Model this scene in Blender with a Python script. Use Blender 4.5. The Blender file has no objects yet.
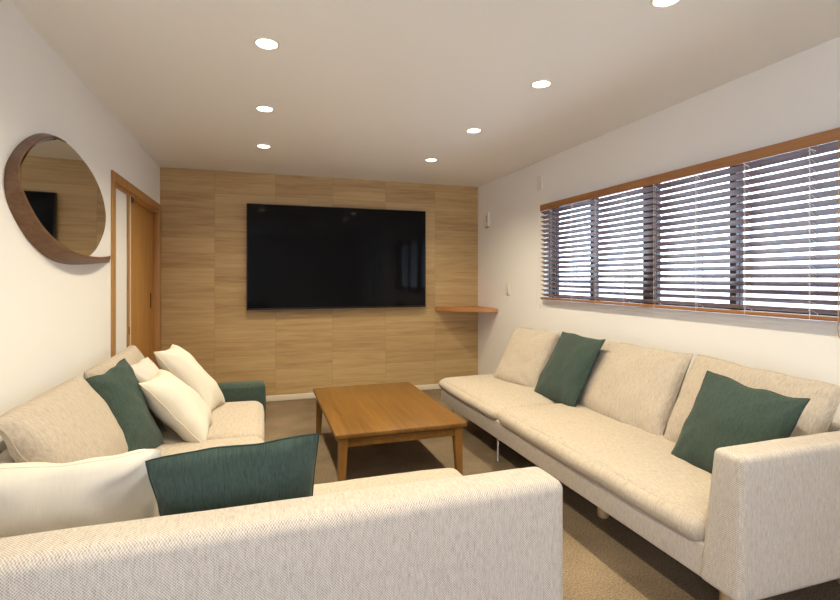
import bpy, bmesh, math, random
from mathutils import Vector, Matrix, noise

SC = bpy.context.scene
COL = SC.collection
PI = math.pi
random.seed(4)

# room in metres: x to the right, y towards the TV wall, z up
XL, XR, YB, YF, H = -0.942, 2.503, 5.42, -2.6, 2.4

# ------------------------------------------------------------------ materials
def new_mat(name):
    m = bpy.data.materials.new(name); m.use_nodes = True
    nt = m.node_tree
    return m, nt, nt.nodes['Principled BSDF']

def nd(nt, kind, **kw):
    n = nt.nodes.new(kind)
    for k, v in kw.items():
        if k in n.inputs: n.inputs[k].default_value = v
        else: setattr(n, k, v)
    return n

def rgba(c): return (c[0], c[1], c[2], 1.0)

def ramp(nt, stops):
    r = nt.nodes.new('ShaderNodeValToRGB')
    e = r.color_ramp.elements
    while len(e) < len(stops): e.new(0.5)
    for i, (p, c) in enumerate(stops):
        e[i].position = p; e[i].color = rgba(c)
    return r

def plain(name, col, rough=0.5, metal=0.0, spec=0.5, bump=0.0, bscale=200.0):
    m, nt, b = new_mat(name)
    b.inputs['Base Color'].default_value = rgba(col)
    b.inputs['Roughness'].default_value = rough
    b.inputs['Metallic'].default_value = metal
    b.inputs['Specular IOR Level'].default_value = spec
    tc = nd(nt, 'ShaderNodeTexCoord')
    nz = nd(nt, 'ShaderNodeTexNoise', Scale=bscale, Detail=3.0)
    nt.links.new(tc.outputs['Object'], nz.inputs['Vector'])
    if bump > 0:
        bp = nd(nt, 'ShaderNodeBump', Strength=bump, Distance=0.002)
        nt.links.new(nz.outputs['Fac'], bp.inputs['Height'])
        nt.links.new(bp.outputs['Normal'], b.inputs['Normal'])
    return m

def emitter(name, col, strength):
    m, nt, b = new_mat(name)
    b.inputs['Base Color'].default_value = rgba(col)
    b.inputs['Emission Color'].default_value = rgba(col)
    b.inputs['Emission Strength'].default_value = strength
    return m

def wood(name, dark, light, axis='Y', scale=1.0, rough=0.45, spec=0.5, contrast=0.5):
    """solid wood, grain running along an axis of the object's own space"""
    m, nt, b = new_mat(name)
    L = nt.links.new
    tc = nd(nt, 'ShaderNodeTexCoord')
    mp = nd(nt, 'ShaderNodeMapping')
    s = {'X': (0.9, 14, 14), 'Y': (14, 0.9, 14), 'Z': (14, 14, 0.9)}[axis]
    mp.inputs['Scale'].default_value = tuple(q * scale for q in s)
    L(tc.outputs['Object'], mp.inputs['Vector'])
    n1 = nd(nt, 'ShaderNodeTexNoise', Scale=1.0, Detail=6.0, Roughness=0.6, Distortion=0.8)
    L(mp.outputs['Vector'], n1.inputs['Vector'])
    n2 = nd(nt, 'ShaderNodeTexNoise', Scale=6.0, Detail=4.0, Roughness=0.6)
    L(mp.outputs['Vector'], n2.inputs['Vector'])
    mx = nd(nt, 'ShaderNodeMix', data_type='FLOAT'); mx.inputs[0].default_value = 0.35
    L(n1.outputs['Fac'], mx.inputs[2]); L(n2.outputs['Fac'], mx.inputs[3])
    r = ramp(nt, [(0.5 - contrast * 0.4, dark), (0.5 + contrast * 0.4, light)])
    L(mx.outputs[0], r.inputs['Fac'])
    L(r.outputs['Color'], b.inputs['Base Color'])
    bp = nd(nt, 'ShaderNodeBump', Strength=0.08, Distance=0.001)
    L(mx.outputs[0], bp.inputs['Height']); L(bp.outputs['Normal'], b.inputs['Normal'])
    b.inputs['Roughness'].default_value = rough
    b.inputs['Specular IOR Level'].default_value = spec
    return m

def fabric(name, light, dark, thread=0.005, amount=0.6, slub=0.5, bump=0.5, sheen=0.0):
    """woven cloth: two thread directions in the UV (metres) and irregular slubs"""
    m, nt, b = new_mat(name)
    L = nt.links.new
    tc = nd(nt, 'ShaderNodeTexCoord')
    k = 2 * PI / thread
    sep = nd(nt, 'ShaderNodeSeparateXYZ'); L(tc.outputs['UV'], sep.inputs[0])
    dn = nd(nt, 'ShaderNodeTexNoise', Scale=60.0, Detail=2.0); L(tc.outputs['UV'], dn.inputs['Vector'])
    def wave(sock):
        a = nd(nt, 'ShaderNodeMath', operation='MULTIPLY'); a.inputs[1].default_value = k
        L(sock, a.inputs[0])
        j = nd(nt, 'ShaderNodeMath', operation='MULTIPLY_ADD'); j.inputs[1].default_value = 3.0
        L(dn.outputs['Fac'], j.inputs[0]); L(a.outputs[0], j.inputs[2])
        s = nd(nt, 'ShaderNodeMath', operation='SINE'); L(j.outputs[0], s.inputs[0])
        return s.outputs[0]
    w = nd(nt, 'ShaderNodeMath', operation='MULTIPLY')
    L(wave(sep.outputs[0]), w.inputs[0]); L(wave(sep.outputs[1]), w.inputs[1])
    # slubs, long in one direction
    mp = nd(nt, 'ShaderNodeMapping'); mp.inputs['Scale'].default_value = (260, 38, 1)
    L(tc.outputs['UV'], mp.inputs['Vector'])
    n1 = nd(nt, 'ShaderNodeTexNoise', Scale=1.0, Detail=4.0, Roughness=0.65); L(mp.outputs['Vector'], n1.inputs['Vector'])
    mp3 = nd(nt, 'ShaderNodeMapping'); mp3.inputs['Scale'].default_value = (95, 11, 1)
    L(tc.outputs['UV'], mp3.inputs['Vector'])
    n3 = nd(nt, 'ShaderNodeTexNoise', Scale=1.0, Detail=3.0, Roughness=0.6); L(mp3.outputs['Vector'], n3.inputs['Vector'])
    nm = nd(nt, 'ShaderNodeMix', data_type='FLOAT'); nm.inputs[0].default_value = 0.28
    L(n1.outputs['Fac'], nm.inputs[2]); L(n3.outputs['Fac'], nm.inputs[3])
    a1 = nd(nt, 'ShaderNodeMath', operation='MULTIPLY_ADD'); a1.inputs[1].default_value = 0.5 * amount; a1.inputs[2].default_value = 0.30
    L(w.outputs[0], a1.inputs[0])
    a2 = nd(nt, 'ShaderNodeMath', operation='MULTIPLY_ADD'); a2.inputs[1].default_value = slub * 2.6; 
    L(nm.outputs[0], a2.inputs[0])
    a3 = nd(nt, 'ShaderNodeMath', operation='SUBTRACT'); a3.inputs[1].default_value = slub * 1.3
    L(a1.outputs[0], a2.inputs[2]); L(a2.outputs[0], a3.inputs[0]); a3.use_clamp = True
    mx = nd(nt, 'ShaderNodeMix', data_type='RGBA')
    mx.inputs[6].default_value = rgba(light); mx.inputs[7].default_value = rgba(dark)
    L(a3.outputs[0], mx.inputs[0])
    L(mx.outputs[2], b.inputs['Base Color'])
    bp = nd(nt, 'ShaderNodeBump', Strength=bump, Distance=0.0015)
    L(a3.outputs[0], bp.inputs['Height']); L(bp.outputs['Normal'], b.inputs['Normal'])
    b.inputs['Roughness'].default_value = 0.95
    b.inputs['Specular IOR Level'].default_value = 0.12
    b.inputs['Sheen Weight'].default_value = sheen
    return m

def wall_planks(name):
    """oak-look boards: panels 0.6 m wide in rows, every board with its own tone and grain along x"""
    m, nt, b = new_mat(name)
    L = nt.links.new
    tc = nd(nt, 'ShaderNodeTexCoord')
    sep = nd(nt, 'ShaderNodeSeparateXYZ'); L(tc.outputs['Object'], sep.inputs[0])
    def cell(sock, off, size):
        a = nd(nt, 'ShaderNodeMath', operation='ADD'); a.inputs[1].default_value = off; L(sock, a.inputs[0])
        d = nd(nt, 'ShaderNodeMath', operation='DIVIDE'); d.inputs[1].default_value = size; L(a.outputs[0], d.inputs[0])
        f = nd(nt, 'ShaderNodeMath', operation='FLOOR'); L(d.outputs[0], f.inputs[0])
        fr = nd(nt, 'ShaderNodeMath', operation='FRACT'); L(d.outputs[0], fr.inputs[0])
        return f.outputs[0], fr.outputs[0]
    cx, fx = cell(sep.outputs[0], 0.422 + 6.0, 0.598)
    cz, fz = cell(sep.outputs[2], -0.03 + 1.525, 0.1525)
    cmb = nd(nt, 'ShaderNodeCombineXYZ'); L(cx, cmb.inputs[0]); L(cz, cmb.inputs[1])
    wn = nd(nt, 'ShaderNodeTexWhiteNoise', noise_dimensions='2D'); L(cmb.outputs[0], wn.inputs['Vector'])
    # grain, shifted per board
    sc = nd(nt, 'ShaderNodeVectorMath', operation='SCALE'); sc.inputs['Scale'].default_value = 9.0
    L(wn.outputs['Color'], sc.inputs[0])
    ad = nd(nt, 'ShaderNodeVectorMath', operation='ADD'); L(tc.outputs['Object'], ad.inputs[0]); L(sc.outputs[0], ad.inputs[1])
    mp = nd(nt, 'ShaderNodeMapping'); mp.inputs['Scale'].default_value = (1.5, 1, 26); L(ad.outputs[0], mp.inputs['Vector'])
    n1 = nd(nt, 'ShaderNodeTexNoise', Scale=1.0, Detail=7.0, Roughness=0.62, Distortion=0.7); L(mp.outputs['Vector'], n1.inputs['Vector'])
    mp2 = nd(nt, 'ShaderNodeMapping'); mp2.inputs['Scale'].default_value = (5, 1, 120); L(ad.outputs[0], mp2.inputs['Vector'])
    n2 = nd(nt, 'ShaderNodeTexNoise', Scale=1.0, Detail=3.0); L(mp2.outputs['Vector'], n2.inputs['Vector'])
    g = nd(nt, 'ShaderNodeMix', data_type='FLOAT'); g.inputs[0].default_value = 0.28
    L(n1.outputs['Fac'], g.inputs[2]); L(n2.outputs['Fac'], g.inputs[3])
    t = nd(nt, 'ShaderNodeMath', operation='MULTIPLY_ADD'); t.inputs[1].default_value = 0.22
    L(wn.outputs['Value'], t.inputs[0]); L(g.outputs[0], t.inputs[2])
    t2 = nd(nt, 'ShaderNodeMath', operation='SUBTRACT'); t2.inputs[1].default_value = 0.11; L(t.outputs[0], t2.inputs[0])
    r = ramp(nt, [(0.22, (0.25, 0.155, 0.068)), (0.37, (0.43, 0.285, 0.132)), (0.55, (0.525, 0.367, 0.178)), (0.78, (0.61, 0.452, 0.245))])
    L(t2.outputs[0], r.inputs['Fac'])
    # fine joints
    def joint(fr, wd):
        a = nd(nt, 'ShaderNodeMath', operation='LESS_THAN'); a.inputs[1].default_value = wd; L(fr, a.inputs[0]); return a.outputs[0]
    jm = nd(nt, 'ShaderNodeMath', operation='MAXIMUM'); L(joint(fx, 0.006), jm.inputs[0]); L(joint(fz, 0.016), jm.inputs[1])
    jf = nd(nt, 'ShaderNodeMath', operation='MULTIPLY'); jf.inputs[1].default_value = 0.35; L(jm.outputs[0], jf.inputs[0])
    mx = nd(nt, 'ShaderNodeMix', data_type='RGBA'); L(jf.outputs[0], mx.inputs[0]); L(r.outputs['Color'], mx.inputs[6])
    mx.inputs[7].default_value = rgba((0.16, 0.09, 0.04))
    L(mx.outputs[2], b.inputs['Base Color'])
    b.inputs['Roughness'].default_value = 0.55
    b.inputs['Specular IOR Level'].default_value = 0.35
    return m

def carpet_mat(name):
    m, nt, b = new_mat(name)
    L = nt.links.new
    tc = nd(nt, 'ShaderNodeTexCoord')
    n1 = nd(nt, 'ShaderNodeTexNoise', Scale=130.0, Detail=4.0, Roughness=0.75); L(tc.outputs['Object'], n1.inputs['Vector'])
    n2 = nd(nt, 'ShaderNodeTexNoise', Scale=3.0, Detail=4.0); L(tc.outputs['Object'], n2.inputs['Vector'])
    mx = nd(nt, 'ShaderNodeMix', data_type='FLOAT'); mx.inputs[0].default_value = 0.25
    L(n1.outputs['Fac'], mx.inputs[2]); L(n2.outputs['Fac'], mx.inputs[3])
    r = ramp(nt, [(0.36, (0.095, 0.070, 0.044)), (0.64, (0.36, 0.275, 0.185))])
    L(mx.outputs[0], r.inputs['Fac']); L(r.outputs['Color'], b.inputs['Base Color'])
    bp = nd(nt, 'ShaderNodeBump', Strength=0.7, Distance=0.004); L(n1.outputs['Fac'], bp.inputs['Height']); L(bp.outputs['Normal'], b.inputs['Normal'])
    b.inputs['Roughness'].default_value = 1.0
    b.inputs['Specular IOR Level'].default_value = 0.05
    return m

M = {}
M['wall'] = plain('white_wallpaper', (0.86, 0.85, 0.83), 0.9, spec=0.1, bump=0.12, bscale=180)
M['ceiling'] = plain('ceiling_paper', (0.86, 0.85, 0.835), 0.95, spec=0.08, bump=0.1, bscale=160)
M['planks'] = wall_planks('oak_look_boards')
M['carpet'] = carpet_mat('tan_carpet')
M['trim'] = plain('cream_trim', (0.78, 0.72, 0.60), 0.5)
M['tweed'] = fabric('beige_tweed', (0.60, 0.545, 0.48), (0.20, 0.17, 0.152), 0.0072, 0.95, 0.65, 0.4)
M['linen'] = fabric('oatmeal_linen', (0.545, 0.48, 0.40), (0.27, 0.225, 0.175), 0.006, 0.55, 0.8, 0.45)
M['cream'] = fabric('cream_cotton', (0.70, 0.655, 0.575), (0.54, 0.495, 0.415), 0.004, 0.3, 0.3, 0.2)
M['cream_piping'] = plain('cream_piping', (0.82, 0.72, 0.50), 0.9, spec=0.1)
M['pale'] = fabric('pale_grey_linen', (0.66, 0.62, 0.56), (0.48, 0.44, 0.39), 0.006, 0.4, 0.5, 0.3)
M['green'] = fabric('dark_green_chenille', (0.058, 0.086, 0.070), (0.020, 0.036, 0.031), 0.006, 0.5, 1.1, 0.5, sheen=0.1)
M['green_piping'] = plain('green_seam', (0.028, 0.050, 0.042), 0.9, spec=0.1)
M['under'] = plain('black_underside', (0.02, 0.018, 0.016), 0.9, spec=0.1)
M['table'] = wood('cherry_table_wood', (0.105, 0.044, 0.008), (0.265, 0.132, 0.028), 'Y', 0.8, 0.38, 0.35, 0.55)
M['table_leg'] = wood('cherry_leg_wood', (0.16, 0.07, 0.014), (0.32, 0.155, 0.036), 'Z', 1.2, 0.4)
M['walnut'] = wood('walnut_veneer', (0.085, 0.038, 0.018), (0.23, 0.12, 0.065), 'Y', 1.3, 0.42)
M['oak_trim'] = wood('oak_door_trim', (0.34, 0.165, 0.05), (0.54, 0.29, 0.105), 'Z', 1.2, 0.45)
M['oak_door'] = wood('oak_door', (0.40, 0.19, 0.045), (0.62, 0.33, 0.095), 'Z', 1.0, 0.45)
M['valance'] = wood('blind_valance_wood', (0.25, 0.105, 0.036), (0.40, 0.19, 0.075), 'Y', 1.0, 0.4)
M['slat'] = wood('dark_slat_wood', (0.11, 0.055, 0.052), (0.21, 0.12, 0.115), 'Y', 0.8, 0.34, 0.7)
M['shelf'] = wood('orange_shelf_wood', (0.42, 0.18, 0.05), (0.60, 0.29, 0.10), 'X', 1.0, 0.4)
M['cord'] = plain('white_cord', (0.75, 0.72, 0.68), 0.8, spec=0.2)
M['cord_brown'] = plain('tan_cord', (0.40, 0.28, 0.16), 0.8, spec=0.2)
M['alu'] = plain('dark_bronze_aluminium', (0.035, 0.037, 0.042), 0.4, 0.3)
M['screen'] = plain('screen_glass', (0.004, 0.004, 0.005), 0.06, spec=0.13)
M['bezel'] = plain('black_bezel', (0.010, 0.010, 0.011), 0.35, spec=0.4)
M['chrome'] = plain('brushed_steel', (0.62, 0.60, 0.56), 0.25, 1.0)
M['foot'] = wood('pale_foot_wood', (0.42, 0.26, 0.12), (0.60, 0.41, 0.22), 'Z', 1.0)
M['plastic'] = plain('white_plastic', (0.80, 0.77, 0.70), 0.4)
M['grey_plastic'] = plain('grey_plastic', (0.42, 0.40, 0.37), 0.5)
M['dark'] = plain('dark_metal', (0.03, 0.022, 0.018), 0.4)
M['lamp'] = emitter('downlight_glow', (1.0, 0.90, 0.72), 14.0)
M['ground'] = plain('pale_gravel', (0.60, 0.58, 0.55), 0.9, bump=0.5, bscale=60)
M['render'] = plain('pale_render', (0.74, 0.71, 0.73), 0.9, bump=0.2, bscale=90)
def glass_mat():
    m, nt, b = new_mat('window_glass')
    tr = nd(nt, 'ShaderNodeBsdfTransparent'); tr.inputs['Color'].default_value = (0.93, 0.96, 0.97, 1)
    gl = nd(nt, 'ShaderNodeBsdfGlossy'); gl.inputs['Roughness'].default_value = 0.0
    fr = nd(nt, 'ShaderNodeFresnel'); fr.inputs['IOR'].default_value = 1.45
    mx = nd(nt, 'ShaderNodeMixShader')
    ge = nd(nt, 'ShaderNodeNewGeometry')
    sb = nd(nt, 'ShaderNodeMath', operation='SUBTRACT'); sb.inputs[0].default_value = 1.0; nt.links.new(ge.outputs['Backfacing'], sb.inputs[1])
    ml = nd(nt, 'ShaderNodeMath', operation='MULTIPLY'); nt.links.new(fr.outputs[0], ml.inputs[0]); nt.links.new(sb.outputs[0], ml.inputs[1])
    nt.links.new(ml.outputs[0], mx.inputs[0]); nt.links.new(tr.outputs[0], mx.inputs[1]); nt.links.new(gl.outputs[0], mx.inputs[2])
    nt.links.new(mx.outputs[0], nt.nodes['Material Output'].inputs['Surface'])
    return m
M['glass'] = glass_mat()
def mirror_mat():
    m, nt, b = new_mat('mirror_silver')
    b.inputs['Base Color'].default_value = (0.80, 0.82, 0.80, 1)
    b.inputs['Metallic'].default_value = 1.0
    b.inputs['Roughness'].default_value = 0.015
    return m
M['mirror'] = mirror_mat()

# ------------------------------------------------------------------ objects
OFF = {}
def tag(o, label=None, cat=None, group=None, kind=None):
    if label: o['label'] = label
    if cat: o['category'] = cat
    if group: o['group'] = group
    if kind: o['kind'] = kind
    return o

def thing(name, loc, label, cat, group=None):
    o = bpy.data.objects.new(name, None); COL.objects.link(o)
    o.location = loc; o.empty_display_size = 0.1
    OFF[o.name] = Vector(loc)
    return tag(o, label, cat, group)

def obj(name, bm, mat, parent=None, smooth=True, uv=True, base=None, label=None):
    """one mesh object from world-space geometry; base = the point that becomes its origin"""
    off = OFF.get(parent.name, Vector((0, 0, 0))) if parent else Vector(base or (0, 0, 0))
    if uv and not bm.loops.layers.uv: uv_box(bm)
    bm.transform(Matrix.Translation(-off))
    me = bpy.data.meshes.new(name)
    bmesh.ops.recalc_face_normals(bm, faces=bm.faces[:])
    bm.to_mesh(me); bm.free()
    me.materials.append(mat)
    if smooth:
        me.polygons.foreach_set('use_smooth', [True] * len(me.polygons))
        me.set_sharp_from_angle(angle=math.radians(smooth if smooth is not True else 50))
    o = bpy.data.objects.new(name, me); COL.objects.link(o)
    if parent:
        o.parent = parent
        OFF[o.name] = off
    else:
        o.location = off
    if label: o['label'] = label
    return o

def uv_box(bm):
    bm.normal_update()
    l = bm.loops.layers.uv.new('UVMap')
    for f in bm.faces:
        n = f.normal; ax, ay, az = abs(n.x), abs(n.y), abs(n.z)
        for lp in f.loops:
            c = lp.vert.co
            if ax >= ay and ax >= az: lp[l].uv = (c.y, c.z)
            elif ay >= az: lp[l].uv = (c.x, c.z)
            else: lp[l].uv = (c.x, c.y)

def struct(name, bm, mat, parent=None, **kw):
    o = obj(name, bm, mat, parent, **kw)
    o['kind'] = 'structure'
    return o

# ------------------------------------------------------------------ shapes
def add_box(bm, x0, x1, y0, y1, z0, z1):
    vs = [bm.verts.new((x, y, z)) for x in (x0, x1) for y in (y0, y1) for z in (z0, z1)]
    for f in ((0, 1, 3, 2), (4, 6, 7, 5), (0, 4, 5, 1), (2, 3, 7, 6), (0, 2, 6, 4), (1, 5, 7, 3)):
        bm.faces.new([vs[i] for i in f])
    return vs

def box(*b, bevel=0.0, seg=3):
    bm = bmesh.new(); add_box(bm, *b)
    if bevel: bmesh.ops.bevel(bm, geom=bm.edges[:], offset=bevel, segments=seg, affect='EDGES', profile=0.5)
    return bm

def boxes(lst, bevel=0.0, seg=2):
    bm = bmesh.new()
    for b in lst: add_box(bm, *b)
    if bevel: bmesh.ops.bevel(bm, geom=bm.edges[:], offset=bevel, segments=seg, affect='EDGES', profile=0.5)
    return bm

def add_tube(bm, pts, r, n=8, closed=False, cap=True):
    pts = [Vector(p) for p in pts]
    rings = []
    up = Vector((0.13, 0.21, 0.97))
    for i, p in enumerate(pts):
        if closed: t = pts[(i + 1) % len(pts)] - pts[i - 1]
        else: t = pts[min(i + 1, len(pts) - 1)] - pts[max(i - 1, 0)]
        t.normalize()
        a = t.cross(up)
        if a.length < 1e-4: a = t.cross(Vector((1, 0, 0)))
        a.normalize(); b = t.cross(a)
        rr = r[i] if isinstance(r, (list, tuple)) else r
        rings.append([bm.verts.new(p + a * rr * math.cos(2 * PI * k / n) + b * rr * math.sin(2 * PI * k / n)) for k in range(n)])
    m = len(rings)
    for i in range(m if closed else m - 1):
        A, B = rings[i], rings[(i + 1) % m]
        for k in range(n):
            bm.faces.new((A[k], A[(k + 1) % n], B[(k + 1) % n], B[k]))
    if cap and not closed:
        bm.faces.new(rings[0][::-1]); bm.faces.new(rings[-1])

def tube(pts, r, n=8, closed=False):
    bm = bmesh.new(); add_tube(bm, pts, r, n, closed); return bm

def lathe(prof, cx, cy, n=32):
    bm = bmesh.new()
    rings = [[bm.verts.new((cx + r * math.cos(2 * PI * k / n), cy + r * math.sin(2 * PI * k / n), z)) for k in range(n)] for r, z in prof]
    for A, B in zip(rings, rings[1:]):
        for k in range(n): bm.faces.new((A[k], A[(k + 1) % n], B[(k + 1) % n], B[k]))
    bm.faces.new(rings[0][::-1]); bm.faces.new(rings[-1])
    return bm

def grid_box(x0, x1, y0, y1, z0, z1, r, puff=(0, 0, 0), step=0.04, wob=0.0, seed=0.0):
    """upholstered block: subdivided box with edges rounded by r, faces puffed out by puff[x,y,z]"""
    c = Vector(((x0 + x1) / 2, (y0 + y1) / 2, (z0 + z1) / 2)); h = Vector(((x1 - x0) / 2, (y1 - y0) / 2, (z1 - z0) / 2))
    rr = r if isinstance(r, tuple) else (r, r, r)
    bm = bmesh.new()
    l = bm.loops.layers.uv.new('UVMap')
    def coords(a):
        r = rr[a]
        n = max(2, int(math.ceil((2 * h[a] - 2 * r) / step)))
        inner = [-h[a] + r + (2 * h[a] - 2 * r) * i / n for i in range(n + 1)]
        rim = [-h[a]] + [-h[a] + r * (1 - math.cos(PI / 2 * k / 4)) for k in (1, 2, 3)] if r < 0.03 else [-h[a]] + [-h[a] + r * (1 - math.sin(PI / 2 * (1 - k / 6))) for k in (1, 2, 3, 4, 5)]
        return rim + inner + [-q for q in rim[::-1]]
    cs = [coords(0), coords(1), coords(2)]
    vid = {}
    def vert(i, j, k):
        key = (i, j, k)
        if key in vid: return vid[key]
        p = Vector((cs[0][i], cs[1][j], cs[2][k]))
        q = Vector([max(-h[a] + rr[a], min(h[a] - rr[a], p[a])) for a in range(3)])
        d = Vector([(p[a] - q[a]) / rr[a] for a in range(3)])
        if d.length > 1e-9:
            d.normalize(); d = Vector([d[a] * rr[a] for a in range(3)])
        s = [max(-1, min(1, p[a] / h[a])) for a in range(3)]
        w = [(1 - s[a] ** 2) * (1 + 0.55 * s[a] ** 2) for a in range(3)]
        o = q + d
        o.x += puff[0] * s[0] * w[1] * w[2]
        o.y += puff[1] * s[1] * w[0] * w[2]
        o.z += puff[2] * s[2] * w[0] * w[1]
        P = o + c
        if wob:
            nv = noise.noise_vector(P * 5.0 + Vector((seed, seed * 2, 0))) * wob + noise.noise_vector(P * 13.0 + Vector((0, seed, 3))) * wob * 0.35
            P += nv
        v = bm.verts.new(P); vid[key] = v
        return v
    def face(vs, ax):
        f = bm.faces.new(vs)
        for lp in f.loops:
            p = lp.vert.co
            lp[l].uv = (p.y, p.z) if ax == 0 else (p.x, p.z) if ax == 1 else (p.x, p.y)
    n = [len(q) - 1 for q in cs]
    for ax in range(3):
        a, b = [q for q in range(3) if q != ax]
        for e in (0, n[ax]):
            for i in range(n[a]):
                for j in range(n[b]):
                    def k3(u, v):
                        t = [0, 0, 0]; t[ax] = e; t[a] = u; t[b] = v
                        return vert(*t)
                    face((k3(i, j), k3(i + 1, j), k3(i + 1, j + 1), k3(i, j + 1)), ax)
    return bm

def pillow(tl, tr, bl, br, thick, back=None, n=26, pinch=0.07, expo=0.5, wob=0.012, seed=0.0, sag=0.0, edge=0.010):
    """a stuffed cover between four seam corners; returns (surface, seam points)"""
    tl, tr, bl, br = [Vector(p) for p in (tl, tr, bl, br)]
    back = thick if back is None else back
    ux = ((tr - tl) + (br - bl)) / 2; uz = ((tl - bl) + (tr - br)) / 2
    nrm = ux.cross(uz).normalized()
    W, Hh = ux.length, uz.length
    bm = bmesh.new(); l = bm.loops.layers.uv.new('UVMap')
    sv = Vector((seed * 3.7, seed * 1.3, seed))
    def base(s, t):
        s2 = s * (1 - pinch * (1 - t * t)); t2 = t * (1 - pinch * (1 - s * s))
        a, b = (s2 + 1) / 2, (t2 + 1) / 2
        p = bl * (1 - a) * (1 - b) + br * a * (1 - b) + tl * (1 - a) * b + tr * a * b
        e_ = max(abs(s), abs(t)) ** 6
        p = p + uz.normalized() * noise.noise(Vector((s * 2.6, t * 2.6, seed * 9.1))) * edge * e_ + nrm * noise.noise(Vector((s * 2.1, t * 2.1, seed * 5.3 + 7))) * edge * 1.5 * e_
        if sag: p.z -= sag * (1 - s * s) * max(0, t)
        return p
    def cosg(i): return -math.cos(PI * i / n)
    def mixg(i): return 0.55 * cosg(i) + 0.45 * (-1 + 2 * i / n)
    def make(side, T):
        out = []
        for j in range(n + 1):
            row = []
            for i in range(n + 1):
                s, t = mixg(i), mixg(j)
                f = max(0.0, (1 - s * s) * (1 - t * t)) ** expo
                p = base(s, t)
                wv = noise.noise(p * 6.0 + sv) * wob + noise.noise(p * 15.0 + sv) * wob * 0.4
                # creases running out of the corners
                cr = 0.0
                for cs_, ct_ in ((-1, -1), (1, -1), (-1, 1), (1, 1)):
                    d = math.hypot(s - cs_, t - ct_); ang = math.atan2(t - ct_, s - cs_)
                    cr += math.sin(ang * 9 + seed * 5 + cs_) * max(0, 1 - d / 0.9) * 0.5
                p = p + nrm * side * (T * f + (wv + cr * wob * 0.7) * min(1, f * 2))
                row.append((p, (s * W / 2, t * Hh / 2)))
            out.append(row)
        return out
    F, B = make(1, thick), make(-1, back)
    vf = [[bm.verts.new(q[0]) for q in row] for row in F]
    vb = [[vf[j][i] if i in (0, n) or j in (0, n) else bm.verts.new(B[j][i][0]) for i in range(n + 1)] for j in range(n + 1)]
    for V, G, flip in ((vf, F, False), (vb, B, True)):
        for j in range(n):
            for i in range(n):
                idx = [(j, i), (j, i + 1), (j + 1, i + 1), (j + 1, i)]
                if flip: idx = idx[::-1]
                f = bm.faces.new([V[a][b] for a, b in idx])
                for lp, (a, b) in zip(f.loops, idx): lp[l].uv = G[a][b][1]
    ring = [F[0][i][0] for i in range(n)] + [F[j][n][0] for j in range(n)] + [F[n][i][0] for i in range(n, 0, -1)] + [F[j][0][0] for j in range(n, 0, -1)]
    return bm, ring

def catmull(pts, m):
    pts = [Vector(p) for p in pts]; out = []
    for i in range(len(pts) - 1):
        p0 = pts[max(i - 1, 0)]; p1, p2 = pts[i], pts[i + 1]; p3 = pts[min(i + 2, len(pts) - 1)]
        for k in range(m):
            t = k / m
            out.append(0.5 * ((2 * p1) + (p2 - p0) * t + (2 * p0 - 5 * p1 + 4 * p2 - p3) * t * t + (3 * p1 - p0 - 3 * p2 + p3) * t ** 3))
    out.append(pts[-1]); return out

# ------------------------------------------------------------------ room shell
struct('floor', box(-3.3, XR + 0.15, YF - 0.1, YB + 0.1, -0.06, 0), M['carpet'], smooth=False)
struct('ceiling', box(-3.3, XR + 0.15, YF - 0.1, YB + 0.1, H, H + 0.12), M['ceiling'], smooth=False)
struct('wall_back', box(XL - 0.15, XR + 0.15, YB, YB + 0.1, 0, H), M['planks'], smooth=False)

# right wall round the long window
GY0, GY1, GZ0, GZ1 = -0.70, 0.25, 0.90, 2.0
WY0, WY1, WZ0, WZ1 = 1.44, 3.96, 1.070, 1.985
struct('wall_right', boxes([(XR, XR + 0.15, YF, GY0, 0, H), (XR, XR + 0.15, GY1, WY0, 0, H), (XR, XR + 0.15, GY0, GY1, 0, GZ0), (XR, XR + 0.15, GY0, GY1, GZ1, H), (XR, XR + 0.15, WY1, YB, 0, H),
                            (XR, XR + 0.15, WY0, WY1, 0, WZ0), (XR, XR + 0.15, WY0, WY1, WZ1, H)]), M['wall'], smooth=False)
# left wall round the sliding door
DY0, DY1, DZ = 3.80, 5.37, 1.985
struct('wall_left', boxes([(XL - 0.14, XL, 0.3, DY0, 0, H), (XL - 0.14, XL, DY1, YB, 0, H), (XL - 0.14, XL, DY0, DY1, DZ, H)]), M['wall'], smooth=False)
# the room is wider behind the photographer
struct('wall_side', boxes([(-3.2, XL - 0.14, 0.3, 0.42, 0, H), (-3.3, -3.2, YF, 0.42, 0, H)]), M['wall'], smooth=False)
FX0, FX1, FZ0, FZ1 = -3.0, -0.45, 0.06, 2.15
struct('wall_front', boxes([(-3.3, FX0, YF - 0.1, YF, 0, H), (FX1, XR + 0.15, YF - 0.1, YF, 0, H),
                            (FX0, FX1, YF - 0.1, YF, 0, FZ0), (FX0, FX1, YF - 0.1, YF, FZ1, H)]), M['wall'], smooth=False)
w2 = thing('added_window_front', ((FX0 + FX1) / 2, YF - 0.05, FZ0), None, None); w2['kind'] = 'structure'  # added window out of view, supplies cool daylight to the near sofa
struct('window_frame', boxes([(FX0, FX1, YF - 0.09, YF - 0.02, FZ0, FZ0 + 0.05), (FX0, FX1, YF - 0.09, YF - 0.02, FZ1 - 0.05, FZ1),
                              (FX0, FX0 + 0.05, YF - 0.09, YF - 0.02, FZ0, FZ1), (FX1 - 0.05, FX1, YF - 0.09, YF - 0.02, FZ0, FZ1),
                              (-1.76, -1.70, YF - 0.09, YF - 0.02, FZ0, FZ1)]), M['alu'], w2, smooth=False)

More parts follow.
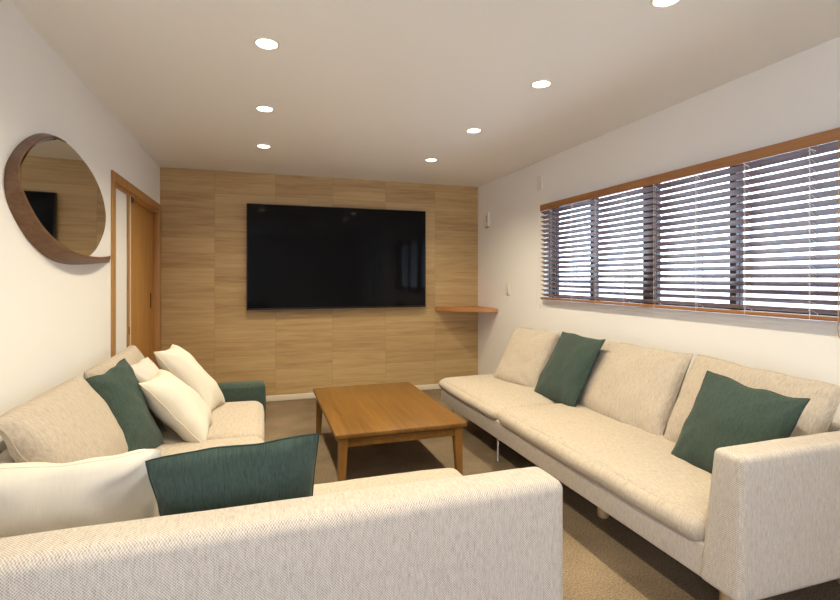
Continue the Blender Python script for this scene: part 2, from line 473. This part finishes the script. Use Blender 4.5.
w3 = thing('added_window_right', (XR + 0.08, (GY0 + GY1) / 2, GZ0), None, None); w3['kind'] = 'structure'  # second added window, unseen, for cool daylight across to the left wall
ax0, ax1, am = XR + 0.05, XR + 0.11, (GY0 + GY1) / 2
struct('window_frame', boxes([(ax0, ax1, GY0, GY1, GZ0, GZ0 + 0.04), (ax0, ax1, GY0, GY1, GZ1 - 0.04, GZ1), (ax0, ax1, GY0, GY0 + 0.04, GZ0, GZ1),
                              (ax0, ax1, GY1 - 0.04, GY1, GZ0, GZ1), (ax0, ax1, am - 0.025, am + 0.025, GZ0, GZ1)]), M['alu'], w3, smooth=False)
struct('window_pane', box(XR + 0.078, XR + 0.082, GY0 + 0.03, GY1 - 0.03, GZ0 + 0.03, GZ1 - 0.03), M['glass'], w3, smooth=False)
bb = struct('baseboard_back', box(XL, XR, YB - 0.012, YB, 0, 0.06, bevel=0.003), M['trim'])
struct('baseboard_right', box(XR - 0.012, XR, YF, YB - 0.012, 0, 0.06, bevel=0.003), M['trim'])
struct('baseboard_left', box(XL, XL + 0.012, 0.3, DY0 - 0.07, 0, 0.06, bevel=0.003), M['trim'])

# sliding door with its white sleeve panel
dr = thing('door_1', (XL, (DY0 + DY1) / 2, 0), None, None); dr['kind'] = 'structure'
struct('door_casing', boxes([(XL - 0.06, XL + 0.014, 3.735, 3.805, 0, 2.02), (XL - 0.06, XL + 0.014, 5.33, 5.415, 0, 2.02),
                             (XL - 0.06, XL + 0.014, 3.805, 5.33, 1.955, 2.02)], 0.003), M['oak_trim'], dr)
struct('door_track', box(XL - 0.075, XL - 0.004, 3.805, 5.33, 1.932, 1.955), M['oak_trim'], dr, smooth=False)
struct('sleeve_panel', box(XL - 0.04, XL - 0.018, 3.805, 4.22, 0, 1.932), M['wall'], dr, smooth=False)
struct('sleeve_post', box(XL - 0.045, XL - 0.006, 4.22, 4.265, 0, 1.932, bevel=0.002), M['oak_trim'], dr)
struct('edge_strip', box(XL - 0.045, XL - 0.010, 4.267, 4.315, 0, 1.932, bevel=0.002), M['plastic'], dr)
struct('track_end', box(XL - 0.05, XL - 0.006, 4.316, 4.40, 1.895, 1.932), M['dark'], dr, smooth=False)
leaf = struct('door_leaf', box(XL - 0.075, XL - 0.045, 4.20, 5.33, 0.005, 1.932, bevel=0.002), M['oak_door'], dr)
struct('door_handle', box(XL - 0.046, XL - 0.042, 5.20, 5.245, 1.02, 1.16, bevel=0.0015), M['dark'], leaf)
struct('door_latch', box(XL - 0.008, XL - 0.003, 4.232, 4.252, 0.87, 0.93, bevel=0.0015), M['dark'], dr)
struct('door_backing', box(XL - 0.14, XL - 0.10, 3.80, 5.37, 0, 1.985), M['wall'], dr, smooth=False)

# long window
wn = thing('window_1', (XR + 0.1, (WY0 + WY1) / 2, WZ0), None, None); wn['kind'] = 'structure'
fx0, fx1 = XR + 0.045, XR + 0.12
struct('window_frame', boxes([(fx0, fx1, WY0, WY1, WZ0, WZ0 + 0.025), (fx0, fx1, WY0, WY1, WZ1 - 0.018, WZ1),
                              (fx0, fx1, WY0, WY0 + 0.035, WZ0, WZ1), (fx0, fx1, WY1 - 0.035, WY1, WZ0, WZ1),
                              (fx0, fx1, 2.70, 2.765, WZ0, WZ1)]), M['alu'], wn, smooth=False)
def sash(y0, y1, x):
    s = struct('window_sash', boxes([(x, x + 0.025, y0, y0 + 0.04, WZ0 + 0.02, WZ1 - 0.015), (x, x + 0.025, y1 - 0.04, y1, WZ0 + 0.02, WZ1 - 0.015),
                                     (x, x + 0.025, y0, y1, WZ0 + 0.02, WZ0 + 0.062), (x, x + 0.025, y0, y1, WZ1 - 0.042, WZ1 - 0.015)]), M['alu'], wn, smooth=False)
    struct('window_pane', box(x + 0.010, x + 0.014, y0 + 0.03, y1 - 0.03, WZ0 + 0.05, WZ1 - 0.035), M['glass'], s, smooth=False)
sash(1.47, 2.125, XR + 0.085); sash(2.085, 2.71, XR + 0.055)
sash(2.755, 3.375, XR + 0.055); sash(3.335, 3.93, XR + 0.085)
struct('trim_1', box(XR - 0.016, XR + 0.04, WY0 - 0.03, WY1 + 0.03, WZ0 - 0.002, WZ0 + 0.032, bevel=0.003), M['wall'])

# outside: pale gravel strip and a rendered garden wall
struct('exterior_ground', box(XR + 0.15, 11, -8, 12, -0.5, -0.3), M['ground'], smooth=False)
bw = [(6.2, 6.35, -4, 10, -0.3, 1.28)]
for k in range(8): bw.append((6.17, 6.38, -3.6 + k * 1.8, -3.35 + k * 1.8, -0.3, 1.34))
struct('exterior_wall', boxes(bw), M['render'], smooth=False)

# ------------------------------------------------------------------ venetian blind
XBc = XR - 0.031
BY0, BY1 = 1.415, 3.965
bl = thing('venetian_blind', (XBc, (BY0 + BY1) / 2, 1.93), 'wide dark wooden venetian blind half open across the long window', 'blind')
obj('valance', box(XR - 0.072, XR - 0.059, BY0, BY1 - 0.04, 1.912, 1.968, bevel=0.003), M['valance'], bl)
obj('head_rail', box(XR - 0.057, XR - 0.003, BY0 + 0.01, BY1 - 0.05, 1.925, 1.962, bevel=0.002), M['slat'], bl)
bm = bmesh.new()
NS, pitch, zt = 19, 0.0415, 1.895
tilt = math.radians(27)
for i in range(NS):
    z = zt - i * pitch
    if i == 0: tl_ = math.radians(30)
    else: tl_ = tilt
    hw, th = 0.0245, 0.0013
    dx, dz = math.cos(tl_) * hw, math.sin(tl_) * hw
    nx, nz = math.sin(tl_) * th, math.cos(tl_) * th
    prof = []
    for q, cz in ((-1, 0), (-0.5, 0.0012), (0, 0.0016), (0.5, 0.0012), (1, 0)):
        prof.append((XBc + dx * q + nx, z - dz * q + nz + cz))
    for q, cz in ((1, 0), (0.5, 0.0012), (0, 0.0016), (-0.5, 0.0012), (-1, 0)):
        prof.append((XBc + dx * q - nx, z - dz * q - nz + cz))
    ends = [[bm.verts.new((px, yy, pz)) for px, pz in prof] for yy in (BY0 + 0.008, BY1 - 0.02)]
    k = len(prof)
    for j in range(k): bm.faces.new((ends[0][j], ends[0][(j + 1) % k], ends[1][(j + 1) % k], ends[1][j]))
    bm.faces.new(ends[0][::-1]); bm.faces.new(ends[1])
obj('slat_stack', bm, M['slat'], bl)
obj('bottom_rail', box(XBc - 0.025, XBc + 0.025, BY0 + 0.006, BY1 - 0.02, 1.107, 1.127, bevel=0.004), M['valance'], bl)
for y in (3.78, 3.47, 3.165, 2.86, 2.575, 2.25, 1.945, 1.62):
    bm = bmesh.new()
    for sx in (-1, 1):
        add_tube(bm, [(XBc + sx * 0.027, y, 1.93), (XBc + sx * 0.027, y, 1.105)], 0.0011, 5)
    add_tube(bm, [(XBc - 0.004, y + 0.012, 1.93), (XBc - 0.004, y + 0.012, 1.105)], 0.0009, 5)
    for i in range(NS):
        z = zt - i * pitch
        s_ = math.sin(tilt) * 0.027
        add_tube(bm, [(XBc - 0.027, y, z + s_ - 0.003), (XBc + 0.027, y, z - s_ - 0.003)], 0.0010, 4)
        add_tube(bm, [(XBc - 0.028, y - 0.004, z + s_ - 0.006), (XBc - 0.028, y + 0.006, z + s_ - 0.012)], 0.0016, 4)
    add_tube(bm, [(XBc - 0.030, y + 0.008, 1.925), (XBc - 0.032, y - 0.004, 1.905), (XBc - 0.030, y - 0.03, 1.888)], 0.0022, 5)
    obj('ladder_cord', bm, M['cord'], bl, uv=False)
obj('lift_cord', tube(catmull([(XBc - 0.03, 3.935, 1.93), (XBc - 0.031, 3.937, 1.5), (XBc - 0.03, 3.94, 1.12), (XBc - 0.03, 3.93, 1.075), (XBc - 0.03, 3.945, 1.055), (XBc - 0.03, 3.98, 1.07), (XBc - 0.03, 3.99, 1.12), (XBc - 0.03, 3.965, 1.5), (XBc - 0.03, 3.95, 1.92)], 8), 0.0014, 6), M['cord'], bl, uv=False)
obj('cord_toggle', lathe([(0.002, 1.07), (0.005, 1.06), (0.006, 1.03), (0.003, 1.022)], XBc - 0.03, 3.935, 12), M['plastic'], bl)
obj('pull_loop', tube([p + Vector((0, -0.035, 0)) for p in catmull([(XBc - 0.034, 1.528, 1.93), (XBc - 0.034, 1.528, 1.5), (XBc - 0.034, 1.53, 1.15), (XBc - 0.034, 1.532, 1.07), (XBc - 0.034, 1.522, 1.035), (XBc - 0.034, 1.505, 1.025), (XBc - 0.034, 1.488, 1.035), (XBc - 0.034, 1.48, 1.07), (XBc - 0.034, 1.482, 1.15), (XBc - 0.034, 1.484, 1.5), (XBc - 0.034, 1.484, 1.93)], 8)], 0.0025, 6), M['cord_brown'], bl, uv=False, label='tan loop of pull cord')

# ------------------------------------------------------------------ small fittings on the right wall
t = thing('wall_controller', (XR, 5.16, 1.90), 'small white wall controller beside the wooden TV wall corner', 'controller')
obj('housing', box(XR - 0.028, XR, 5.09, 5.235, 1.90, 2.05, bevel=0.006), M['plastic'], t)
obj('display_slot', box(XR - 0.030, XR - 0.026, 5.115, 5.14, 1.945, 2.02, bevel=0.001), M['grey_plastic'], t)
obj('mount_plate', box(XR - 0.012, XR, 5.12, 5.20, 1.878, 1.897, bevel=0.003), M['grey_plastic'], t)
t = thing('light_switch', (XR, 4.655, 1.113), 'narrow white light switch on wall between corner shelf and blind', 'switch')
obj('plate', box(XR - 0.009, XR, 4.61, 4.70, 1.118, 1.242, bevel=0.003), M['plastic'], t)
obj('rocker', box(XR - 0.014, XR - 0.007, 4.634, 4.676, 1.135, 1.225, bevel=0.002), M['plastic'], t)
t = thing('wall_sensor', (XR, 4.02, 2.13), 'slim white sensor box on wall just above the blind end', 'sensor')
obj('housing', box(XR - 0.022, XR, 3.985, 4.065, 2.13, 2.255, bevel=0.005), M['plastic'], t)
obj('cover_line', box(XR - 0.024, XR - 0.020, 3.993, 4.057, 2.188, 2.194, bevel=0.001), M['plastic'], t)

# ------------------------------------------------------------------ television
t = thing('television', (0.835, YB, 0.972), 'large black flat television mounted on the wooden wall', 'television')
obj('casing', box(-0.13, 1.812, 5.345, 5.385, 0.972, 2.070, bevel=0.004), M['bezel'], t)
obj('screen', box(-0.121, 1.803, 5.3425, 5.3465, 0.990, 2.061), M['screen'], t, smooth=False)
obj('bottom_strip', box(-0.13, 1.812, 5.340, 5.346, 0.970, 0.986, bevel=0.002), M['bezel'], t)
obj('wall_bracket', box(0.45, 1.25, 5.385, YB - 0.001, 1.25, 1.75), M['dark'], t, smooth=False)
for x in (0.03, 0.52): obj('glint_tab', box(x, x + 0.03, 5.352, 5.38, 2.066, 2.076, bevel=0.001), M['chrome'], t)  # small chrome tabs put in for the fine glints on the top edge

# ------------------------------------------------------------------ corner shelf
bm = bmesh.new()
n = 20; z0, z1 = 0.918, 0.965
out = [(XR - 0.001, YB - 0.001)]
for k in range(n + 1):
    a = PI + PI / 2 * k / n
    ex = 1.35
    ca, sa = -abs(math.cos(a)) ** (2 / ex), -abs(math.sin(a)) ** (2 / ex)
    out.append((XR - 0.001 + ca * 0.55, YB - 0.001 + sa * 0.525))
lo = [bm.verts.new((x, y, z0)) for x, y in out]; hi = [bm.verts.new((x, y, z1)) for x, y in out]
bm.faces.new(lo[::-1]); bm.faces.new(hi)
for k in range(len(out)): bm.faces.new((lo[k], lo[(k + 1) % len(out)], hi[(k + 1) % len(out)], hi[k]))
bm.normal_update()
bmesh.ops.bevel(bm, geom=[e for e in bm.edges if e.calc_length() > 0 and abs(e.verts[0].co.z - e.verts[1].co.z) < 1e-6], offset=0.006, segments=2, affect='EDGES')
o = obj('corner_shelf', bm, M['shelf'], base=(XR, YB, z0)); tag(o, 'small orange wooden corner shelf beside the television', 'shelf')

# ------------------------------------------------------------------ mirror with its walnut band
t = thing('wall_mirror', (XL, 2.95, 1.38), 'rounded wall mirror with walnut band that ends in a ledge', 'mirror')
gp = [(2.385, 1.77), (2.475, 1.852), (2.595, 1.908), (2.71, 1.945), (2.80, 1.975), (2.92, 1.975), (3.049, 1.957), (3.20, 1.922), (3.336, 1.874), (3.45, 1.808), (3.514, 1.735), (3.53, 1.675), (3.493, 1.595), (3.393, 1.512), (3.30, 1.462), (3.177, 1.425), (3.02, 1.415), (2.864, 1.432), (2.69, 1.462), (2.535, 1.512), (2.41, 1.60), (2.345, 1.70)]
gp = [(a + max(0.0, min(1.0, (a - 2.75) / 0.4)) * 0.06, b) for a, b in gp]
gp = [g for g in catmull([(0, a, b) for a, b in gp + gp[:1]], 5)[:-1]]
bm = bmesh.new()
cy_ = 2.95
def mx_(p): return XL + 0.020 - (p.y - cy_) * 0.016 + (p.z - 1.7) * 0.010   # hangs a hair off true
A = [bm.verts.new((XL + 0.002, p.y, p.z)) for p in gp]; B = [bm.verts.new((mx_(p), p.y, p.z)) for p in gp]
bm.faces.new(A[::-1]); bm.faces.new(B)
for k in range(len(gp)): bm.faces.new((A[k], A[(k + 1) % len(gp)], B[(k + 1) % len(gp)], B[k]))
obj('mirror_glass', bm, M['mirror'], t, smooth=30)
# band: outline on the wall, outline of its front rim
wallp = [(2.905, 1.988), (2.743, 1.980), (2.581, 1.936), (2.439, 1.861), (2.337, 1.770), (2.306, 1.700), (2.313, 1.624), (2.37, 1.554), (2.484, 1.475), (2.633, 1.415), (2.78, 1.383), (2.95, 1.372), (3.149, 1.376), (3.408, 1.388), (3.695, 1.405)]
front = [(2.87, 1.980, .026), (2.71, 1.966, .032), (2.563, 1.924, .038), (2.43, 1.860, .042), (2.334, 1.79, .045), (2.296, 1.72, .048), (2.315, 1.655, .050), (2.392, 1.582, .052), (2.506, 1.509, .056), (2.667, 1.450, .062), (2.84, 1.415, .070), (3.003, 1.404, .078), (3.18, 1.404, .082), (3.30, 1.411, .084), (3.395, 1.420, .085)]
wp = catmull([(XL + 0.001, a, b) for a, b in wallp], 6)
fp = catmull([(XL + c, a, b) for a, b, c in front], 6)
bm = bmesh.new()
m_ = len(wp); rows = []
for k in range(m_):
    tdir = (wp[min(k + 1, m_ - 1)] - wp[max(k - 1, 0)]).normalized()
    inn = Vector((0, tdir.z, -tdir.y))
    if inn.dot(Vector((0, 2.93, 1.69)) - wp[k].copy()) < 0 and k < m_ - 14: inn = -inn
    if k >= m_ - 14: inn = Vector((0, 0, 1))
    th = 0.016 * min(1.0, 0.35 + k / 30)
    rows.append([bm.verts.new(q) for q in (wp[k], fp[k], fp[k] + inn * th, wp[k] + inn * th)])
for R0, R1 in zip(rows, rows[1:]):
    for j in range(4): bm.faces.new((R0[j], R0[(j + 1) % 4], R1[(j + 1) % 4], R1[j]))
bm.faces.new(rows[0][::-1]); bm.faces.new(rows[-1])
obj('band', bm, M['walnut'], t, smooth=40)

# ------------------------------------------------------------------ coffee table
tx0, tx1, ty0, ty1, tz = 0.42, 1.258, 2.885, 4.182, 0.38
t = thing('coffee_table', ((tx0 + tx1) / 2, (ty0 + ty1) / 2, 0), 'low rectangular cherry brown wooden coffee table on the carpet', 'table')
obj('tabletop', box(tx0, tx1, ty0, ty1, tz - 0.026, tz, bevel=0.004), M['table'], t)
i_, a_ = 0.022, 0.020
for nm, b_ in (('apron', (tx0 + 0.06, tx1 - 0.06, ty0 + i_ + 0.006, ty0 + i_ + 0.006 + a_)), ('apron', (tx0 + 0.06, tx1 - 0.06, ty1 - i_ - a_, ty1 - i_)),
               ('apron', (tx0 + i_ + 0.006, tx0 + i_ + 0.006 + a_, ty0 + 0.06, ty1 - 0.06)), ('apron', (tx1 - i_ - a_, tx1 - i_, ty0 + 0.06, ty1 - 0.06))):
    obj(nm, box(*b_, tz - 0.086, tz - 0.026, bevel=0.002), M['table'], t)
for sx in (0, 1):
    for sy in (0, 1):
        x = tx0 + i_ if sx == 0 else tx1 - i_ - 0.058
        y = ty0 + i_ if sy == 0 else ty1 - i_ - 0.058
        bm = bmesh.new(); vs = add_box(bm, x, x + 0.058, y, y + 0.058, 0, tz - 0.026)
        cxx, cyy = (x if sx else x + 0.058, y if sy else y + 0.058)
        for v in vs:
            if v.co.z < 0.01:   # tapers on the inner faces
                v.co.x = (x + 0.058 - 0.038 if v.co.x < x + 0.03 else v.co.x) if sx else (v.co.x if v.co.x < x + 0.03 else x + 0.038)
                v.co.y = (y + 0.058 - 0.038 if v.co.y < y + 0.03 else v.co.y) if sy else (v.co.y if v.co.y < y + 0.03 else y + 0.038)
        bmesh.ops.bevel(bm, geom=bm.edges[:], offset=0.004, segments=2, affect='EDGES')
        obj('leg', bm, M['table_leg'], t)

# ------------------------------------------------------------------ sofas
SB, SS, ST = 0.215, 0.338, 0.442     # base underside, base top, seat height

def back_cushion(parent, tl, tr, bl_, br, seed, thick=0.085, back=0.07):
    bm, ring = pillow(tl, tr, bl_, br, thick, back, n=28, pinch=0.015, expo=0.34, wob=0.014, seed=seed)
    c = obj('back_cushion', bm, M['linen'], parent)
    obj('piping', tube(ring[::1], 0.0022, 6, True), M['linen'], c)
    return c

def steel_leg(parent, x, y, r=0.009):
    obj('leg', lathe([(r * 1.6, SB + 0.002), (r * 1.6, SB - 0.006), (r, SB - 0.008), (r, 0.006), (r * 1.25, 0.004), (r * 1.25, 0.0)], x, y, 16), M['chrome'], parent, label='thin steel leg')

def wood_foot(parent, x, y):
    obj('foot', lathe([(0.020, SB + 0.002), (0.023, 0.15), (0.031, 0.03), (0.029, 0.006), (0.022, 0.0)], x, y, 20), M['foot'], parent, label='round pale wooden foot')

# --- right-hand sofa under the window
rs = thing('sofa', (1.99, 2.65, 0), 'long beige sofa under the window blind with thin steel leg', 'sofa', None)
obj('base', grid_box(1.528, 2.46, 1.30, 4.095, SB - 0.008, SS, 0.012, step=0.2), M['tweed'], rs)
obj('back_panel', grid_box(2.38, 2.475, 1.30, 4.05, SS - 0.02, 0.66, 0.03, step=0.2), M['tweed'], rs)
obj('seat_cushion', grid_box(1.503, 2.375, 1.372, 2.982, SS - 0.032, ST - 0.010, (0.085, 0.06, 0.060), (0.008, 0.004, 0.017), 0.04, 0.004, 1.0), M['linen'], rs)
obj('seat_cushion', grid_box(1.505, 2.375, 2.986, 4.15, SS - 0.030, ST - 0.030, (0.085, 0.08, 0.050), (0.008, 0.004, 0.034), 0.04, 0.004, 2.0), M['linen'], rs)
# arm at the near end: thicker at the bottom, inner face sloping
bm = grid_box(1.512, 2.46, 1.214, 1.385, SB - 0.006, 0.704, 0.022, (0.002, 0.002, 0.003), 0.03, 0.0012, 9.0)
for q in bm.verts:
    k = (q.co.z - SB) / (0.70 - SB)
    if q.co.y > 1.3: q.co.y -= 0.050 * k
    if q.co.x < 1.9: q.co.x += 0.012 * k
arm = obj('armrest', bm, M['tweed'], rs)
back_cushion(rs, (2.25, 3.99, 0.852), (2.25, 3.33, 0.864), (1.92, 3.86, 0.405), (2.05, 3.36, 0.410), 1.0)
back_cushion(rs, (2.30, 2.90, 0.862), (2.30, 2.135, 0.875), (2.10, 2.93, 0.410), (2.05, 2.125, 0.405), 2.0)
back_cushion(rs, (2.30, 2.105, 0.876), (2.31, 1.39, 0.845), (2.05, 2.105, 0.405), (2.06, 1.40, 0.41), 3.0)
steel_leg(rs, 1.61, 3.15); steel_leg(rs, 1.61, 4.02); steel_leg(rs, 2.40, 3.15); steel_leg(rs, 2.40, 4.02)
wood_foot(rs, 1.777, 2.234); wood_foot(rs, 2.32, 2.234); wood_foot(rs, 1.70, 1.42); wood_foot(rs, 2.36, 1.42)

# --- left-hand sofa along the mirror wall
ls = thing('sofa', (-0.43, 2.86, 0), 'beige sofa along the mirror wall with low dark green end arm', 'sofa', None)
obj('base', grid_box(-0.91, 0.018, 2.105, 3.675, SB, SS, 0.012, step=0.2), M['tweed'], ls)
obj('back_panel', grid_box(-0.925, -0.84, 2.105, 3.675, SS - 0.02, 0.66, 0.03, step=0.2), M['tweed'], ls)
obj('seat_cushion', grid_box(-0.838, 0.022, 2.108, 2.86, SS - 0.008, ST - 0.002, (0.07, 0.04, 0.05), (0.006, 0.003, 0.018), 0.045, 0.003, 3.0), M['linen'], ls)
obj('seat_cushion', grid_box(-0.838, 0.022, 2.864, 3.672, SS - 0.008, ST - 0.002, (0.07, 0.04, 0.05), (0.006, 0.003, 0.018), 0.045, 0.003, 4.0), M['linen'], ls)
obj('armrest', grid_box(-0.90, 0.036, 3.685, 3.815, SB + 0.02, 0.548, 0.035, (0.004, 0.004, 0.006), 0.06, 0.003, 5.0), M['green'], ls, label='low dark green end arm')
back_cushion(ls, (-0.845, 1.985, 0.835), (-0.845, 2.79, 0.826), (-0.63, 2.00, 0.485), (-0.60, 2.70, 0.44), 4.0, 0.10)
back_cushion(ls, (-0.845, 2.86, 0.83), (-0.80, 3.66, 0.860), (-0.63, 2.86, 0.425), (-0.60, 3.62, 0.425), 5.0)
for x in (-0.84, -0.06):
    for y in (2.25, 3.5): steel_leg(ls, x, y)

# --- near sofa, seen from behind
ns = thing('sofa', (-0.03, 1.65, 0), 'beige tweed sofa in front seen from behind its wide back', 'sofa', None)
obj('back_panel', grid_box(-0.925, 0.862, 1.245, 1.395, SB - 0.005, 0.703, 0.032, (0.003, 0.003, 0.004), 0.1, 0.0015, 6.0), M['tweed'], ns)
obj('base', grid_box(-0.90, 0.862, 1.385, 2.05, SB, SS, 0.012, step=0.2), M['tweed'], ns)
obj('seat_cushion', grid_box(-0.90, -0.025, 1.392, 2.09, SS - 0.008, ST + 0.010, (0.04, 0.06, 0.05), (0.003, 0.008, 0.022), 0.045, 0.003, 7.0), M['linen'], ns)
obj('seat_cushion', grid_box(-0.021, 0.858, 1.392, 2.09, SS - 0.008, ST + 0.010, (0.05, 0.06, 0.05), (0.005, 0.008, 0.022), 0.045, 0.003, 8.0), M['linen'], ns)
for x in (-0.82, 0.78):
    for y in (1.33, 1.97): steel_leg(ns, x, y)

# ------------------------------------------------------------------ loose cushions
def cushion(label, tl, tr, bl_, br, mat, pip, seed, thick=0.075, back=None, group=None, sag=0.0, pinch=0.07, wob=0.012, expo=0.5):
    c = sum((Vector(p) for p in (tl, tr, bl_, br)), Vector()) / 4
    bm, ring = pillow(tl, tr, bl_, br, thick, back, seed=seed, sag=sag, pinch=pinch, wob=wob, expo=expo)
    o = obj('throw_cushion', bm, M[mat], base=tuple(c)); tag(o, label, 'cushion', group)
    r = tube([p - c for p in ring], 0.0024 if mat != pip else 0.0012, 6, True)
    s = obj('piping', r, M[pip]); s.parent = o
    return o

G1 = 'dark green throw cushions'; G2 = 'cream throw cushions'
cushion('green cushion by the window sofa armrest, tilted', (2.085, 1.845, 0.848), (2.10, 1.385, 0.812), (1.89, 1.915, 0.412), (1.885, 1.44, 0.412), 'green', 'green_piping', 1.0, 0.080, 0.06, G1, wob=0.018, pinch=0.08)
cushion('green cushion standing between two beige cushions at the far end of window sofa', (2.20, 3.22, 0.895), (2.18, 2.715, 0.893), (1.985, 3.31, 0.420), (1.985, 2.80, 0.420), 'green', 'green_piping', 2.0, 0.065, 0.05, G1, pinch=0.05)
cushion('green cushion leaning on the mirror wall sofa, behind cream cushions', (-0.805, 2.76, 0.808), (-0.69, 2.99, 0.870), (-0.56, 2.50, 0.43), (-0.47, 2.84, 0.435), 'green', 'green_piping', 3.0, 0.075, 0.05, G1, wob=0.022)
cushion('wide green cushion poking above the back of the nearest sofa', (-0.292, 1.475, 0.815), (0.166, 1.475, 0.838), (-0.245, 1.61, 0.432), (0.150, 1.61, 0.432), 'green', 'green_piping', 4.0, 0.065, 0.06, G1, pinch=0.02, sag=-0.006)
cushion('cream cushion poking above the nearest sofa back beside green cushion', (-0.80, 1.66, 0.780), (-0.275, 1.60, 0.806), (-0.78, 1.76, 0.435), (-0.30, 1.73, 0.435), 'cream', 'cream', 5.0, 0.10, 0.095, G2, sag=0.012, pinch=0.02, wob=0.030, expo=0.42)
cushion('cream cushion lying back nearest on the mirror wall sofa seat', (-0.59, 2.835, 0.757), (-0.555, 3.20, 0.765), (-0.275, 2.765, 0.430), (-0.275, 3.12, 0.435), 'cream', 'cream_piping', 6.0, 0.105, 0.095, G2, expo=0.44, pinch=0.09, wob=0.016)
cushion('cream cushion nearest the green end arm of mirror wall sofa', (-0.62, 3.37, 0.852), (-0.55, 3.60, 0.862), (-0.30, 3.30, 0.432), (-0.225, 3.57, 0.450), 'cream', 'cream_piping', 7.0, 0.095, 0.085, G2, expo=0.44, pinch=0.09, wob=0.016)
cushion('small pale cushion mostly hidden between the green cushion and cream cushions', (-0.70, 3.03, 0.825), (-0.66, 3.36, 0.825), (-0.47, 3.02, 0.435), (-0.45, 3.34, 0.435), 'pale', 'pale', 8.0, 0.075, 0.045)

# ------------------------------------------------------------------ downlights
spots = [(0.030, 4.285, 'downlight nearest the TV wall in row above the mirror side'),
         (0.030, 3.335, 'middle downlight of the row on the mirror side'),
         (0.030, 2.405, 'downlight farthest from the TV wall in the mirror side row'),
         (1.510, 4.300, 'downlight nearest the TV wall in row on window side'),
         (1.510, 3.345, 'downlight second from the TV wall in window side row'),
         (1.510, 2.425, 'downlight third from the TV wall in window side row'),
         (1.520, 1.535, 'downlight cut by the top edge of the photo')]
first = None
for x, y, lab in spots:
    if first is None:
        first = thing('downlight', (x, y, H), lab, 'ceiling light', 'recessed ceiling downlights')
        bm = bmesh.new(); n = 36
        prof = [(0.047, H - 0.0005), (0.047, H - 0.004), (0.050, H - 0.006), (0.056, H - 0.004), (0.058, H - 0.0005)]
        rings = [[bm.verts.new((x + r * math.cos(2 * PI * k / n), y + r * math.sin(2 * PI * k / n), z)) for k in range(n)] for r, z in prof]
        for i in range(len(rings)):
            A, B = rings[i], rings[(i + 1) % len(rings)]
            for k in range(n): bm.faces.new((A[k], A[(k + 1) % n], B[(k + 1) % n], B[k]))
        obj('trim_ring', bm, M['plastic'], first)
        obj('lamp', lathe([(0.047, H - 0.0005), (0.047, H - 0.003), (0.03, H - 0.005)], x, y, 36), M['lamp'], first)
    else:
        r = first.copy(); COL.objects.link(r); r.location = (x, y, H); r['label'] = lab
        for ch in list(first.children):
            c = ch.copy(); COL.objects.link(c); c.parent = r

def spot(x, y, power):
    d = bpy.data.lights.new('downlight_beam', 'SPOT')
    d.energy = power; d.color = (1.0, 0.86, 0.61)
    d.spot_size = math.radians(142); d.spot_blend = 0.9; d.shadow_soft_size = 0.05
    o = bpy.data.objects.new('downlight_beam', d); COL.objects.link(o)
    o.location = (x, y, H - 0.012)
for x, y, _ in spots: spot(x, y, 60)
for x, y in ((0.03, 1.5), (0.03, 0.2), (1.51, 0.2)): spot(x, y, 60)  # added beams out of view, no fixtures, to light the near end

# ------------------------------------------------------------------ daylight
w = bpy.data.worlds.new('sky'); SC.world = w; w.use_nodes = True
bg = w.node_tree.nodes['Background']
bg.inputs['Color'].default_value = (0.72, 0.82, 1.0, 1); bg.inputs['Strength'].default_value = 6.0
def portal(loc, rot, sx, sy):
    d = bpy.data.lights.new('window_portal', 'AREA'); d.shape = 'RECTANGLE'; d.size = sx; d.size_y = sy
    d.cycles.is_portal = True
    o = bpy.data.objects.new('window_portal', d); COL.objects.link(o); o.location = loc; o.rotation_euler = rot
portal((XR + 0.16, (WY0 + WY1) / 2, (WZ0 + WZ1) / 2), (0, PI / 2, 0), WZ1 - WZ0, WY1 - WY0)
portal((XR + 0.16, am, (GZ0 + GZ1) / 2), (0, PI / 2, 0), GZ1 - GZ0, GY1 - GY0)
portal(((FX0 + FX1) / 2, YF - 0.11, (FZ0 + FZ1) / 2), (PI / 2, 0, 0), FX1 - FX0, FZ1 - FZ0)

# ------------------------------------------------------------------ camera and colour
cd = bpy.data.cameras.new('camera'); cam = bpy.data.objects.new('camera', cd); COL.objects.link(cam)
cam.location = (0, 0, 1.302)
cam.rotation_euler = (PI / 2, 0, -math.atan(160 / 491))
cd.sensor_width = 36; cd.lens = 491 / 840 * 36; cd.shift_y = -22 / 840
cd.clip_start = 0.05
SC.camera = cam
vs = SC.view_settings
vs.view_transform = 'Standard'; vs.look = 'None'; vs.exposure = 0.44; vs.gamma = 1.0; vs.use_curve_mapping = False
SC.cycles.use_denoising = True
SC.cycles.max_bounces = 10; SC.cycles.diffuse_bounces = 6; SC.cycles.glossy_bounces = 5; SC.cycles.transmission_bounces = 6; SC.cycles.transparent_max_bounces = 8
SC.cycles.sample_clamp_indirect = 6.0
SC.cycles.caustics_reflective = False
